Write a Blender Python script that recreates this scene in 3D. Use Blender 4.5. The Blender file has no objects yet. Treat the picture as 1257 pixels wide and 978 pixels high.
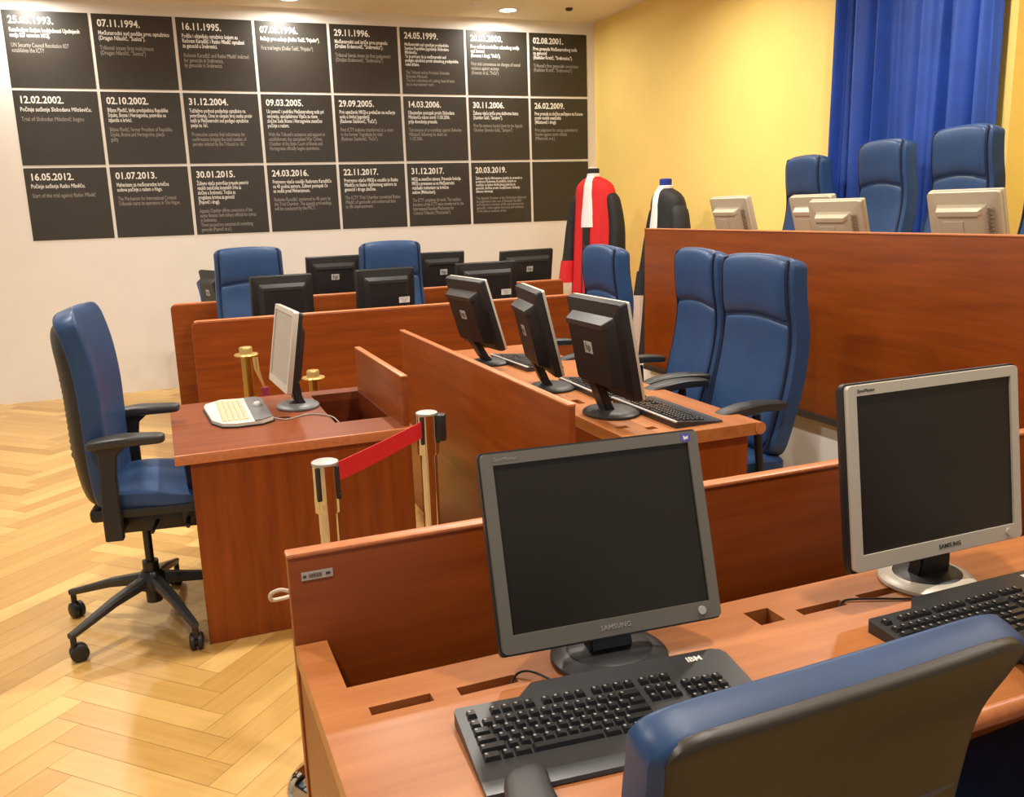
import bpy, bmesh, math, random
from mathutils import Vector, Matrix
from mathutils.geometry import tessellate_polygon
random.seed(7)
C = bpy.context.scene.collection
PI = math.pi
R = math.radians

# ------------------------------------------------------------------ materials
def new_mat(name):
    m = bpy.data.materials.new(name); m.use_nodes = True
    nt = m.node_tree; b = nt.nodes['Principled BSDF']
    return m, nt, b
def plain(name, col, rough=.5, metal=0, noise=0.0, scale=40, bump=0.0, coat=0, spec=.5):
    m, nt, b = new_mat(name)
    b.inputs['Base Color'].default_value = (*col, 1); b.inputs['Roughness'].default_value = rough
    b.inputs['Metallic'].default_value = metal; b.inputs['Coat Weight'].default_value = coat
    b.inputs['Specular IOR Level'].default_value = spec
    if noise or bump:
        tc = nt.nodes.new('ShaderNodeTexCoord'); n = nt.nodes.new('ShaderNodeTexNoise')
        n.inputs['Scale'].default_value = scale; n.inputs['Detail'].default_value = 4
        nt.links.new(tc.outputs['Object'], n.inputs['Vector'])
        if noise:
            r = nt.nodes.new('ShaderNodeValToRGB')
            r.color_ramp.elements[0].position = .3; r.color_ramp.elements[1].position = .7
            r.color_ramp.elements[0].color = (*[c*(1-noise) for c in col], 1)
            r.color_ramp.elements[1].color = (*[min(1, c*(1+noise)) for c in col], 1)
            nt.links.new(n.outputs['Fac'], r.inputs['Fac']); nt.links.new(r.outputs['Color'], b.inputs['Base Color'])
        if bump:
            bp = nt.nodes.new('ShaderNodeBump'); bp.inputs['Strength'].default_value = bump
            bp.inputs['Distance'].default_value = .004
            nt.links.new(n.outputs['Fac'], bp.inputs['Height']); nt.links.new(bp.outputs['Normal'], b.inputs['Normal'])
    return m
def wood(name, axis, dark, light, rough=.38, coat=.05):
    m, nt, b = new_mat(name)
    tc = nt.nodes.new('ShaderNodeTexCoord'); mp = nt.nodes.new('ShaderNodeMapping')
    s = [16, 16, 16]; s[axis] = 1.1
    mp.inputs['Scale'].default_value = s
    nt.links.new(tc.outputs['Object'], mp.inputs['Vector'])
    n = nt.nodes.new('ShaderNodeTexNoise'); n.inputs['Scale'].default_value = 1.6; n.inputs['Detail'].default_value = 7
    n.inputs['Roughness'].default_value = .62; n.inputs['Distortion'].default_value = .35
    nt.links.new(mp.outputs['Vector'], n.inputs['Vector'])
    r = nt.nodes.new('ShaderNodeValToRGB')
    r.color_ramp.elements[0].position = .32; r.color_ramp.elements[1].position = .70
    r.color_ramp.elements[0].color = (*dark, 1); r.color_ramp.elements[1].color = (*light, 1)
    nt.links.new(n.outputs['Fac'], r.inputs['Fac'])
    n2 = nt.nodes.new('ShaderNodeTexNoise'); n2.inputs['Scale'].default_value = 2.2; n2.inputs['Detail'].default_value = 2
    nt.links.new(tc.outputs['Object'], n2.inputs['Vector'])
    mx = nt.nodes.new('ShaderNodeMix'); mx.data_type = 'RGBA'; mx.blend_type = 'MULTIPLY'; mx.inputs[0].default_value = 1
    r2 = nt.nodes.new('ShaderNodeValToRGB'); r2.color_ramp.elements[0].color = (.82, .8, .78, 1); r2.color_ramp.elements[1].color = (1.08, 1.05, 1, 1)
    nt.links.new(n2.outputs['Fac'], r2.inputs['Fac'])
    nt.links.new(r.outputs['Color'], mx.inputs[6]); nt.links.new(r2.outputs['Color'], mx.inputs[7])
    nt.links.new(mx.outputs[2], b.inputs['Base Color'])
    b.inputs['Roughness'].default_value = rough; b.inputs['Coat Weight'].default_value = coat; b.inputs['Coat Roughness'].default_value = .25
    b.inputs['Specular IOR Level'].default_value = .32
    return m
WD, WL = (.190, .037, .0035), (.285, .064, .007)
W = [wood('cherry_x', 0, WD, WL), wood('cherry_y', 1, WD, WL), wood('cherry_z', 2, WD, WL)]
TD, TL = (.38, .128, .034), (.49, .190, .060)  # lighter copy of the cherry: light and glare on the tops put into the colour
WT = [wood('cherry_lit_top_x', 0, TD, TL, .36, .12), wood('cherry_lit_top_y', 1, TD, TL, .36, .12)]
EDGE = plain('cherry_edge', (.50, .17, .06), .35, noise=.12, scale=60)
BLACKP = plain('black_plastic', (.012, .012, .013), .45, bump=.05, scale=300)
DARKP = plain('charcoal_plastic', (.03, .03, .031), .42)
ARMP = plain('arm_pad_rubber', (.026, .026, .026), .45)
BEZ_G = plain('grey_bezel', (.14, .13, .11), .45)
BEZ_S = plain('silver_bezel', (.56, .515, .43), .4, metal=.15)
BEIGE = plain('beige_plastic', (.45, .395, .29), .5)
BEIGE_D = plain('beige_vent', (.28, .23, .15), .6)
SCREEN = plain('screen_glass', (.019, .014, .009), .3, spec=.3)
SCREEN_W = plain('pale_screen', (.34, .30, .26), .3)
CHROME = plain('chrome', (.66, .64, .61), .05, metal=1)
BRASS = plain('brass', (.55, .36, .09), .3, metal=1)
GOLDP = plain('gold_trim', (.60, .43, .16), .35, metal=.6)
RED = plain('red_webbing', (.62, .008, .018), .6)
MAGENTA = plain('purple_rope_velvet', (.22, .012, .05), .8)
WHITE = plain('white_plastic', (.8, .79, .76), .5)
KEY = plain('key_black', (.022, .022, .023), .26)
LEGEND = plain('key_legend', (.30, .30, .29), .6)
KBODY = plain('keyboard_body', (.026, .026, .028), .4)
KPALM = plain('keyboard_palm', (.055, .057, .062), .32)
KBEIGE = plain('key_beige', (.58, .51, .33), .5)
KWHITE = plain('keyboard_white', (.66, .63, .53), .45)
KGREY = plain('keyboard_grey', (.16, .16, .165), .4)
SILVER = plain('silver_plate', (.46, .45, .42), .4, metal=.1)
LETTER = plain('lettering_white', (.85, .83, .78), .6)
LETTER2 = plain('lettering_grey', (.34, .31, .27), .6)
LETDARK = plain('lettering_dark', (.05, .045, .04), .6)
STICK = plain('blue_sticker', (.10, .09, .42), .4)
LEATHER = plain('blue_leather', (.022, .060, .155), .42, noise=.10, scale=9, bump=.06, spec=.36)
LEATHER_D = plain('navy_piping', (.006, .012, .04), .45)
SHELL = plain('chair_shell', (.028, .020, .012), .42)
RIB = plain('ribbed_shell', (.075, .063, .05), .55)
STEEL = plain('black_steel', (.014, .014, .015), .3)
PANEL = plain('dark_panel', (.036, .030, .023), .40, noise=.06, scale=14)
REDROBE = plain('red_robe_cloth', (.66, .013, .016), .75, bump=.15, scale=120)
BLACKROBE = plain('black_robe_cloth', (.010, .010, .011), .7, bump=.15, scale=120)
JABOT = plain('white_linen', (.82, .81, .80), .7, bump=.1, scale=90)
BLUEFELT = plain('blue_neck_cloth', (.012, .03, .25), .8)
CREAM = plain('mannequin_cream', (.66, .56, .42), .6)
CURT = plain('royal_blue_curtain', (.019, .070, .37), .62, noise=.12, scale=5, bump=.05)
WALLW = plain('white_wall', (.80, .765, .715), .75, noise=.015, scale=3)
WALLY = plain('yellow_wall', (.93, .695, .20), .7, noise=.02, scale=3)
CEIL = plain('ceiling_paint', (.90, .82, .66), .8)
DAIS = plain('dais_grey', (.74, .73, .70), .6, noise=.04, scale=6)
TRIMD = plain('dark_trim', (.035, .03, .025), .45)
CABLE = plain('grey_cable', (.30, .27, .22), .5)
CABLEB = plain('black_cable', (.012, .012, .012), .5)
def emit(name, col, s):
    m, nt, b = new_mat(name)
    b.inputs['Emission Color'].default_value = (*col, 1); b.inputs['Emission Strength'].default_value = s
    return m
LAMP = emit('lamp_glow', (1, .93, .8), 14)
def floor_mat():
    m, nt, b = new_mat('oak_herringbone')
    at = nt.nodes.new('ShaderNodeAttribute'); at.attribute_name = 'tone'
    uv = nt.nodes.new('ShaderNodeUVMap'); mp = nt.nodes.new('ShaderNodeMapping'); mp.inputs['Scale'].default_value = (1.3, 22, 1)
    n = nt.nodes.new('ShaderNodeTexNoise'); n.inputs['Scale'].default_value = 2.2; n.inputs['Detail'].default_value = 6; n.inputs['Distortion'].default_value = .4
    nt.links.new(uv.outputs['UV'], mp.inputs['Vector']); nt.links.new(mp.outputs['Vector'], n.inputs['Vector'])
    ad = nt.nodes.new('ShaderNodeMath'); ad.operation = 'MULTIPLY_ADD'; ad.inputs[1].default_value = .5
    nt.links.new(n.outputs['Fac'], ad.inputs[0]); nt.links.new(at.outputs['Fac'], ad.inputs[2])
    r = nt.nodes.new('ShaderNodeValToRGB')
    e = r.color_ramp.elements; e[0].position = .2; e[0].color = (.47, .26, .065, 1); e[1].position = .95; e[1].color = (.70, .45, .155, 1)
    nt.links.new(ad.outputs[0], r.inputs['Fac']); nt.links.new(r.outputs['Color'], b.inputs['Base Color'])
    b.inputs['Roughness'].default_value = .36; b.inputs['Coat Weight'].default_value = .15; b.inputs['Coat Roughness'].default_value = .25
    return m
FLOORM = floor_mat()

# ------------------------------------------------------------------ mesh helpers
def obj(name, bm, mat, parent=None, smooth=40, kind=None, label=None):
    bmesh.ops.recalc_face_normals(bm, faces=bm.faces[:])
    me = bpy.data.meshes.new(name); bm.to_mesh(me); bm.free()
    me.materials.append(mat)
    if smooth:
        me.polygons.foreach_set('use_smooth', [True]*len(me.polygons))
        me.set_sharp_from_angle(angle=R(smooth))
    o = bpy.data.objects.new(name, me); C.objects.link(o)
    if parent: o.parent = parent
    if kind: o['kind'] = kind
    if label: o['label'] = label
    return o
def thing(name, label, cat, loc=(0, 0, 0), rz=0, group=None):
    o = bpy.data.objects.new(name, None); C.objects.link(o); o.empty_display_size = .1
    o.location = loc; o.rotation_euler = (0, 0, R(rz)); o['label'] = label; o['category'] = cat
    if group: o['group'] = group
    return o
def tag(o, label, cat, group=None):
    o['label'] = label; o['category'] = cat
    if group: o['group'] = group
    return o
def dup(root, loc, rz, label, group=None, name=None):
    r = root.copy(); C.objects.link(r); r.location = loc; r.rotation_euler = (0, 0, R(rz)); r['label'] = label
    if group: r['group'] = group
    for ch in list(root.children):
        c = ch.copy(); C.objects.link(c); c.parent = r
        for g in list(ch.children):
            d = g.copy(); C.objects.link(d); d.parent = c
    return r
def BM(): return bmesh.new()
def box(bm, c, s, rot=None, bev=0, seg=2):
    t = bmesh.new(); bmesh.ops.create_cube(t, size=1)
    for v in t.verts: v.co = Vector((v.co.x*s[0], v.co.y*s[1], v.co.z*s[2]))
    if bev: bmesh.ops.bevel(t, geom=t.edges[:]+t.verts[:], offset=bev, segments=seg, affect='EDGES', profile=.5)
    M = Matrix.Translation(Vector(c))
    if rot is not None: M = M @ rot.to_4x4()
    t.transform(M); merge(bm, t); return bm
def merge(bm, t):
    me = bpy.data.meshes.new('tmp'); t.to_mesh(me); t.free(); bm.from_mesh(me); bpy.data.meshes.remove(me)
def b3(bm, x0, x1, y0, y1, z0, z1, bev=0, seg=2):
    return box(bm, ((x0+x1)/2, (y0+y1)/2, (z0+z1)/2), (x1-x0, y1-y0, z1-z0), None, bev, seg)
def loft(bm, rings, cap=True, closed=True):
    vs = [[bm.verts.new(p) for p in r] for r in rings]; n = len(vs[0])
    for a, b in zip(vs, vs[1:]):
        for i in range(n if closed else n-1):
            j = (i+1) % n
            bm.faces.new((a[i], a[j], b[j], b[i]))
    if cap and closed:
        bm.faces.new(vs[0][::-1]); bm.faces.new(vs[-1])
    return bm
def tube(bm, pts, r, n=10, cap=True):
    pts = [Vector(p) for p in pts]; rings = []
    rs = r if isinstance(r, (list, tuple)) else [r]*len(pts)
    up = None
    for i, p in enumerate(pts):
        t = (pts[min(i+1, len(pts)-1)]-pts[max(i-1, 0)]).normalized()
        if up is None:
            up = Vector((0, 0, 1)) if abs(t.z) < .9 else Vector((1, 0, 0))
        a = t.cross(up).normalized(); up = a.cross(t).normalized()
        rings.append([p+a*math.cos(2*PI*k/n)*rs[i]+up*math.sin(2*PI*k/n)*rs[i] for k in range(n)])
    return loft(bm, rings, cap)
def spline(pts, n=8):
    P = [Vector(p) for p in pts]; out = []
    for i in range(len(P)-1):
        p0 = P[max(i-1, 0)]; p1 = P[i]; p2 = P[i+1]; p3 = P[min(i+2, len(P)-1)]
        for k in range(n):
            t = k/n
            out.append(.5*((2*p1)+(p2-p0)*t+(2*p0-5*p1+4*p2-p3)*t*t+(3*p1-p0-3*p2+p3)*t**3))
    out.append(P[-1]); return out
def lathe(bm, prof, c=(0, 0, 0), n=32, sx=1, sy=1):
    rings = [[Vector((c[0]+r*sx*math.cos(2*PI*k/n), c[1]+r*sy*math.sin(2*PI*k/n), c[2]+z)) for k in range(n)] for r, z in prof]
    return loft(bm, rings)
def prism(bm, outer, holes, z0, z1, M=None):
    """2D polygon (with holes) extruded from z0 to z1, then moved by M."""
    t = bmesh.new(); loops = [outer]+list(holes)
    flat = [p for l in loops for p in l]
    tri = tessellate_polygon([[Vector((p[0], p[1], 0)) for p in l] for l in loops])
    lo = [t.verts.new((p[0], p[1], z0)) for p in flat]; hi = [t.verts.new((p[0], p[1], z1)) for p in flat]
    for a in tri:
        try: t.faces.new([hi[i] for i in a]); t.faces.new([lo[i] for i in a][::-1])
        except ValueError: pass
    k = 0
    for l in loops:
        n = len(l)
        for i in range(n):
            j = (i+1) % n; t.faces.new((lo[k+i], lo[k+j], hi[k+j], hi[k+i]))
        k += n
    bmesh.ops.dissolve_limit(t, angle_limit=R(1), verts=t.verts[:], edges=t.edges[:])
    if M is not None: t.transform(M)
    merge(bm, t); return bm
def rrect(x0, x1, y0, y1, r, n=5, corners=(1, 1, 1, 1)):
    out = []
    cs = [(x1-r, y0+r, -90, (x1, y0)), (x1-r, y1-r, 0, (x1, y1)), (x0+r, y1-r, 90, (x0, y1)), (x0+r, y0+r, 180, (x0, y0))]
    for k, (cx, cy, a, sh) in enumerate(cs):
        if corners[k] and r > 0:
            for i in range(n+1):
                t = R(a+90*i/n); out.append((cx+r*math.cos(t), cy+r*math.sin(t)))
        else: out.append(sh)
    return out
def rect(x0, x1, y0, y1): return [(x0, y0), (x1, y0), (x1, y1), (x0, y1)]
XZ = Matrix(((1, 0, 0, 0), (0, 0, -1, 0), (0, 1, 0, 0), (0, 0, 0, 1)))      # polygon (x,y)->(x,z), extrusion -> -y
YZ = Matrix(((0, 0, 1, 0), (1, 0, 0, 0), (0, 1, 0, 0), (0, 0, 0, 1)))       # polygon (x,y)->(y,z), extrusion -> x
_tc = {}
def text(name, s, size, mat, parent, M, bold=0.0, align='LEFT', depth=.0006, label=None, spacing=1.0, res=2):
    cu = bpy.data.curves.new('t', 'FONT'); cu.body = s; cu.size = size; cu.align_x = align; cu.extrude = depth
    cu.offset = bold*size; cu.resolution_u = res; cu.space_line = spacing
    o = bpy.data.objects.new('t', cu); C.objects.link(o)
    bpy.context.view_layer.update()
    me = bpy.data.meshes.new_from_object(o.evaluated_get(bpy.context.evaluated_depsgraph_get()))
    bpy.data.objects.remove(o); bpy.data.curves.remove(cu)
    me.transform(M); me.materials.clear(); me.materials.append(mat); me.name = name
    o = bpy.data.objects.new(name, me); C.objects.link(o)
    if parent: o.parent = parent
    if label: o['label'] = label
    return o
def pillow(bm, path, hw, tf, tb, v0=lambda u: 0, v1=lambda u: 1, rt=.05, rb=.05, p=5, wing=0, nu=18, nv=22, length=1, zc=None):
    """closed cushion along path(v)->(y,z); u in [-1,1] across; wing pushes the sides forward."""
    us = [-math.cos(PI*i/nu) for i in range(nu+1)]; vsn = [.5-.5*math.cos(PI*j/nv) for j in range(nv+1)]
    F, B = [], []
    for vv in vsn:
        fr, br = [], []
        e2 = max(0, 1-abs(2*vv-1)**p)**(1/p)
        for u in us:
            va, vb = v0(u), v1(u); v = va+(vb-va)*vv
            y, z = path(v); y2, z2 = path(v+.01); y1, z1 = path(v-.01)
            t = Vector((0, y2-y1, z2-z1)).normalized(); nrm = Vector((0, t.z, -t.y))
            L = length*(vb-va); w = hw(v)
            dt, db = (1-vv)*L, vv*L; ins = 0
            if dt < rt: ins = max(ins, rt-math.sqrt(max(0, rt*rt-(rt-dt)**2)))
            if db < rb: ins = max(ins, rb-math.sqrt(max(0, rb*rb-(rb-db)**2)))
            e = e2*max(0, 1-abs(u)**p)**(1/p)
            c = Vector((u*(w-ins), y+wing*u*u, z))
            fr.append(c+nrm*tf*e); br.append(c-nrm*tb*e)
        F.append(fr); B.append(br)
    nV, nU = len(F), len(us)
    fv = [[bm.verts.new(p) for p in r] for r in F]
    bv = [[fv[j][i] if (i in (0, nU-1) or j in (0, nV-1)) else bm.verts.new(B[j][i]) for i in range(nU)] for j in range(nV)]
    for g in (fv, bv):
        for j in range(nV-1):
            for i in range(nU-1):
                q = (g[j][i], g[j][i+1], g[j+1][i+1], g[j+1][i])
                try: bm.faces.new(q if g is fv else q[::-1])
                except ValueError: pass
    return bm
def interp(tab):
    def f(v):
        v2 = v
        if v2 <= tab[0][0]: a, b = tab[0], tab[1]
        elif v2 >= tab[-1][0]: a, b = tab[-2], tab[-1]
        else:
            for a, b in zip(tab, tab[1:]):
                if a[0] <= v2 <= b[0]: break
        t = (v2-a[0])/(b[0]-a[0])
        if len(a) == 2: return a[1]+(b[1]-a[1])*t
        return tuple(a[k]+(b[k]-a[k])*t for k in range(1, len(a)))
    return f
def smoothpath(pts):
    s = spline([(0, y, z) for y, z in pts], 8); n = len(s)-1
    return interp([(i/n, q.y, q.z) for i, q in enumerate(s)])

# ------------------------------------------------------------------ the setting
WY, WX, CH = 8.63, 4.42, 3.345
def build_floor():
    bm = BM(); uvl = bm.loops.layers.uv.new('UVMap'); tl = bm.faces.layers.float.new('tone_f')
    Lp, Wp = .60, .10; n = int(Lp/Wp); tones = []
    ca, sa = math.cos(R(45)), math.sin(R(45))
    def plank(x, y, dx, dy, along):
        cx, cy = x+dx/2, y+dy/2
        X, Y = ca*cx-sa*cy+.05, sa*cx+ca*cy
        if not (-4.6 < X < 5.0 and -1.6 < Y < WY+.6): return
        g = .0006
        q = [(x+g, y+g), (x+dx-g, y+g), (x+dx-g, y+dy-g), (x+g, y+dy-g)]
        vs = [bm.verts.new((ca*a-sa*b+.05, sa*a+ca*b, 0)) for a, b in q]
        f = bm.faces.new(vs); f[tl] = random.random()**1.3*.75-.05
        ou, ov = random.random()*50, random.random()*50
        for l, (a, b) in zip(f.loops, q):
            l[uvl].uv = ((a+ou, b+ov) if along == 0 else (b+ou, a+ov))
    for k in range(-160, 160):
        for m in range(-20, 20):
            x = k*Wp+m*Lp; y = k*Wp-m*Lp
            plank(x, y, Lp, Wp, 0); plank(x, y+Wp, Wp, Lp, 1)
    me = bpy.data.meshes.new('floor'); 
    vals = [f[tl] for f in bm.faces]
    bm.to_mesh(me); bm.free()
    at = me.attributes.new('tone', 'FLOAT', 'FACE'); at.data.foreach_set('value', vals)
    me.materials.append(FLOORM)
    o = bpy.data.objects.new('floor', me); C.objects.link(o); o['kind'] = 'structure'
    bm = BM(); b3(bm, -4.6, 5.2, -1.6, WY+.2, -.06, -.002)
    obj('floor_screed', bm, plain('joint_brown', (.20, .10, .03), .6), None, 0, 'structure')
build_floor()
bm = BM(); b3(bm, -4.6, WX+.4, WY, WY+.15, -.05, CH+.1); obj('wall_back', bm, WALLW, None, 0, 'structure')
bm = BM(); prism(bm, [(WX, WY), (WX, 3.68), (WX+.17, 3.68), (WX+.17, -1.6), (WX+.35, -1.6), (WX+.35, WY)], [], -.05, CH+.1)  # step beyond the curtain made up so its shaded face gives a dark strip
obj('wall_right', bm, WALLY, None, 0, 'structure')
LX, LY = (-.78, 1.30, 3.32), (8.25, 5.85, 3.45, 1.05)
def circ(x, y, r, n=24): return [(x+r*math.cos(2*PI*k/n), y+r*math.sin(2*PI*k/n)) for k in range(n)]
bm = BM(); prism(bm, rect(-4.6, WX+.35, -1.6, WY+.15), [circ(x, y, .085) for x in LX for y in LY], CH, CH+.12); obj('ceiling', bm, CEIL, None, 0, 'structure')
bm = BM(); b3(bm, 2.94, WX+.16, -.4, 5.25, .0, .500); obj('floor_dais', bm, DAIS, None, 0, 'structure')
# ------------------------------------------------------------------ ceiling lamps
proto = None; names = {(-.78, 8.25): 'above the first panel column', (1.30, 8.25): 'above the fourth panel column', (3.32, 8.25): 'above the seventh panel column'}
for y in LY:  # rows over the desks are unseen, added to light the room
    for x in LX:
        lab = 'round recessed white downlight in ceiling %s' % names.get((x, y), 'over the desks, added out of view')
        if proto is None:
            proto = thing('ceiling_downlight', lab, 'ceiling light', (x, y, CH), 0, 'downlights by the panel wall')
            bm = BM(); lathe(bm, [(.078, .03), (.078, -.004), (.082, -.007), (.10, -.007), (.104, 0), (.084, .0), (.084, .03)], n=40); obj('trim_ring', bm, WHITE, proto)
            bm = BM(); lathe(bm, [(.001, .022), (.077, .022), (.077, .030), (.001, .030)], n=32); obj('lamp_glass', bm, LAMP, proto)
        else: dup(proto, (x, y, CH), 0, lab, 'downlights by the panel wall' if y > 8 else 'added downlights over the desks')
        la = bpy.data.lights.new('lamp', 'AREA'); la.shape = 'DISK'; la.size = .15; la.energy = 21 if y > 8 else (46 if y > 2 else 30)*(.88 if x > 3 else 1); la.color = (1, .94, .84)
        la.spread = R(175 if y > 8 else 160)
        lo = bpy.data.objects.new('downlight_lamp', la); C.objects.link(lo); lo.location = (x, y, CH-.012)
for (x, y, r, nm, lb) in ((2.91, 8.05, .03, 'smoke_detector', 'small white round sensor on ceiling left of last downlight'), (3.86, 8.05, .035, 'ceiling_sensor', 'small dark ceiling fitting nearest the yellow wall')):
    bm = BM(); lathe(bm, [(r, 0), (r, -.012), (r*.7, -.022), (.002, -.024)], n=24); tag(obj(nm, bm, WHITE if 'smoke' in nm else TRIMD), lb, 'sensor').location = (x, y, CH)

# ------------------------------------------------------------------ timeline panels
T = [
 [("25.05.1993.", "Rezolucijom Savjeta bezbjednosti Ujedinjenih\nnacija 827 osnovan MKSJ.", "UN Security Council Resolution 827\nestablishes the ICTY"),
  ("07.11.1994.", "Međunarodni sud podiže prvu optužnicu\n(Dragan Nikolić, \"Susica\").", "Tribunal issues first indictment\n(Dragan Nikolić, \"Susica\")"),
  ("16.11.1995.", "Podižu i objavljuju optužnicu kojom su\nRadovan Karadžić i Ratko Mladić optuženi\nza genocid u Srebrenici.", "Radovan Karadžić and Ratko Mladić indicted\nfor genocide in Srebrenica,\nby genocide in Srebrenica"),
  ("07.05.1996.", "Počinje prvo suđenje (Duško Tadić, \"Prijedor\").", "First trial begins (Duško Tadić, \"Prijedor\")"),
  ("29.11.1996.", "Međunarodni sud izriče prvu presudu\n(Dražen Erdemović, \"Srebrenica\").", "Tribunal hands down its first judgement\n(Dražen Erdemović, \"Srebrenica\")"),
  ("24.05.1999.", "Međunarodni sud optužuje predsjednika\nSavezne Republike Jugoslavije Slobodana\nMiloševića.\nTo je prvi put da je međunarodni sud\npodigao optužnicu protiv aktuelnog predsjednika\nneke države.", "The Tribunal indicts President Slobodan\nSlobodan Milošević.\nThe first indictment of a sitting head of state\nby an international court."),
  ("20.03.2000.", "Prvo suđenje za zločine seksualnog nasilja\nnad ženama\n(Kunarac i drugi, \"Foča\").", "First trial commences on charges of sexual\nviolence against women\n(Kunarac et al., \"Foča\")"),
  ("02.08.2001.", "Prva presuda Međunarodnog suda\nza genocid\n(Radislav Krstić, \"Srebrenica\").", "Tribunal's first genocide conviction\n(Radislav Krstić, \"Srebrenica\")")],
 [("12.02.2002.", "Počinje suđenje Slobodanu Miloševiću.", "Trial of Slobodan Milošević begins"),
  ("02.10.2002.", "Biljana Plavšić, bivša predsjednica Republike\nSrpske, Bosna i Hercegovina, potvrdno se\nizjasnila o krivici.", "Biljana Plavšić, former President of Republika\nSrpska, Bosnia and Herzegovina, pleads\nguilty"),
  ("31.12.2004.", "Tužilaštvo podnosi posljednje optužnice na\npotvrđivanje, čime se ukupan broj osoba protiv\nkojih je Međunarodni sud podigao optužnice\npenje na 161.", "Prosecution submits final indictments for\nconfirmation bringing the total number of\npersons indicted by the Tribunal to 161."),
  ("09.03.2005.", "Uz pomoć i podršku Međunarodnog suda pri\nosnivanju, specijalizirano Vijeće za ratne\nzločine Suda Bosne i Hercegovine zvanično\npočinje s radom.", "With the Tribunal's assistance and support in\nestablishment, the specialised War Crimes\nChamber of the State Court of Bosnia and\nHerzegovina officially begins operations."),
  ("29.09.2005.", "Prvi optuženik MKSJ-a prebačen na suđenje\nsudu u bivšoj Jugoslaviji\n(Radovan Stanković, \"Foča\").", "First ICTY indictee transferred to a court\nin the former Yugoslavia for trial\n(Radovan Stanković, \"Foča\")."),
  ("14.03.2006.", "Obustavljen postupak protiv Slobodana\nMiloševića nakon smrti 11.03.2006.\nprije donošenja presude.", "Termination of proceedings against Slobodan\nMilošević following his death on\n11.03.2006."),
  ("30.11.2006.", "Žalbeno vijeće izriče prvu doživotnu kaznu\n(Stanislav Galić, \"Sarajevo\").", "First life sentence handed down by the Appeals\nChamber (Stanislav Galić, \"Sarajevo\")"),
  ("26.02.2009.", "Prva presuda za zločine počinjene na Kosovu\nprotiv visokih zvaničnika\n(Milutinović i drugi).", "First judgement for crimes committed in\nKosovo against senior officials\n(Milutinović et al.)")],
 [("16.05.2012.", "Počinje suđenje Ratku Mladiću.", "Start of the trial against Ratko Mladić"),
  ("01.07.2013.", "Mehanizam za međunarodne krivične\nsudove počinje s radom u Hagu.", "The Mechanism for International Criminal\nTribunals starts its operations in The Hague."),
  ("30.01.2015.", "Žalbeno vijeće potvrđuje presude petorici\nvisokih zvaničnika bosanskih Srba za\nzločine u Srebrenici. Trojica su\nproglašena krivima za genocid\n(Popović i drugi).", "Appeals Chamber affirms convictions of five\nsenior Bosnian Serb military officials for crimes\nin Srebrenica.\nThree accused are convicted of committing\ngenocide (Popović et al.)"),
  ("24.03.2016.", "Pretresno vijeće osudilo Radovana Karadžića\nna 40 godina zatvora. Žalbeni postupak će\nse voditi pred Mehanizmom.", "Radovan Karadžić sentenced to 40 years by\nthe Trial Chamber. The appeals proceedings\nwill be conducted by the MICT."),
  ("22.11.2017.", "Pretresno vijeće MKSJ-a osudilo je Ratka\nMladića na kaznu doživotnog zatvora za\ngenocid i druge zločine.", "The ICTY Trial Chamber convicted Ratko\nMladić of genocide and sentenced him\nto life imprisonment."),
  ("31.12.2017.", "MKSJ se zvanično zatvara. Preostale funkcije\nMKSJ-a prenesene su na Međunarodni\nrezidualni mehanizam za krivične\nsudove (Mehanizam).", "The ICTY completes its work. The residual\nfunctions of the ICTY were transferred to the\nInternational Residual Mechanism for\nCriminal Tribunals (\"Mechanism\")."),
  ("20.03.2019.", "Žalbeno vijeće Mehanizma izreklo je presudu u\npredmetu Radovana Karadžića, kojom se\nosuđuje na kaznu doživotnog zatvora za\ngenocid, zločine protiv čovječnosti i kršenje\nzakona ratovanja.", "The Appeals Chamber of the Mechanism delivered\nits judgement in the case of Radovan Karadžić\nand imposed a sentence of life imprisonment for\ngenocide, crimes against humanity and violations\nof the laws or customs of war."),
  None]]
PX0, PZ0, PP, PQ, PW, PH = -.948, 3.228, .6625, .623, .637, .600
for r in range(3):
    for c in range(8):
        t = T[r][c]; x0 = PX0+c*PP; z1 = PZ0-r*PQ
        lab = 'dark timeline panel headed %s on the white wall' % t[0] if t else 'dark timeline panel with no writing, at the end of the lowest row'
        p = thing('timeline_panel', lab, 'wall panel', (x0, WY-.002, z1-PH), 0, 'timeline panels on the white wall')
        bm = BM(); b3(bm, 0, PW, -.002, .002, 0, PH); obj('board', bm, PANEL, p, 30)
        if not t: continue
        s = .037 if r == 2 and c == 6 else (.042 if c == 5 and r == 0 else .048)
        M = lambda z, sx=.92: Matrix.Translation((.040, -.0026, z)) @ XZ @ Matrix.Diagonal((sx, 1, 1, 1))
        text('date_lettering', t[0], .080, LETTER, p, M(PH-.100, .90), .022)
        n1 = t[1].count('\n')+1
        z = PH-.165
        mx = max(len(l) for q in t[1:] for l in q.split('\n'))
        sx = min(1.0, .575/(mx*s*.455))
        text('bosnian_lettering', t[1], s, LETTER, p, M(z, sx), .010, spacing=.86)
        text('english_lettering', t[2], s, LETTER2, p, M(z-n1*s*.86-.036, sx), .001, spacing=.86)

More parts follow.
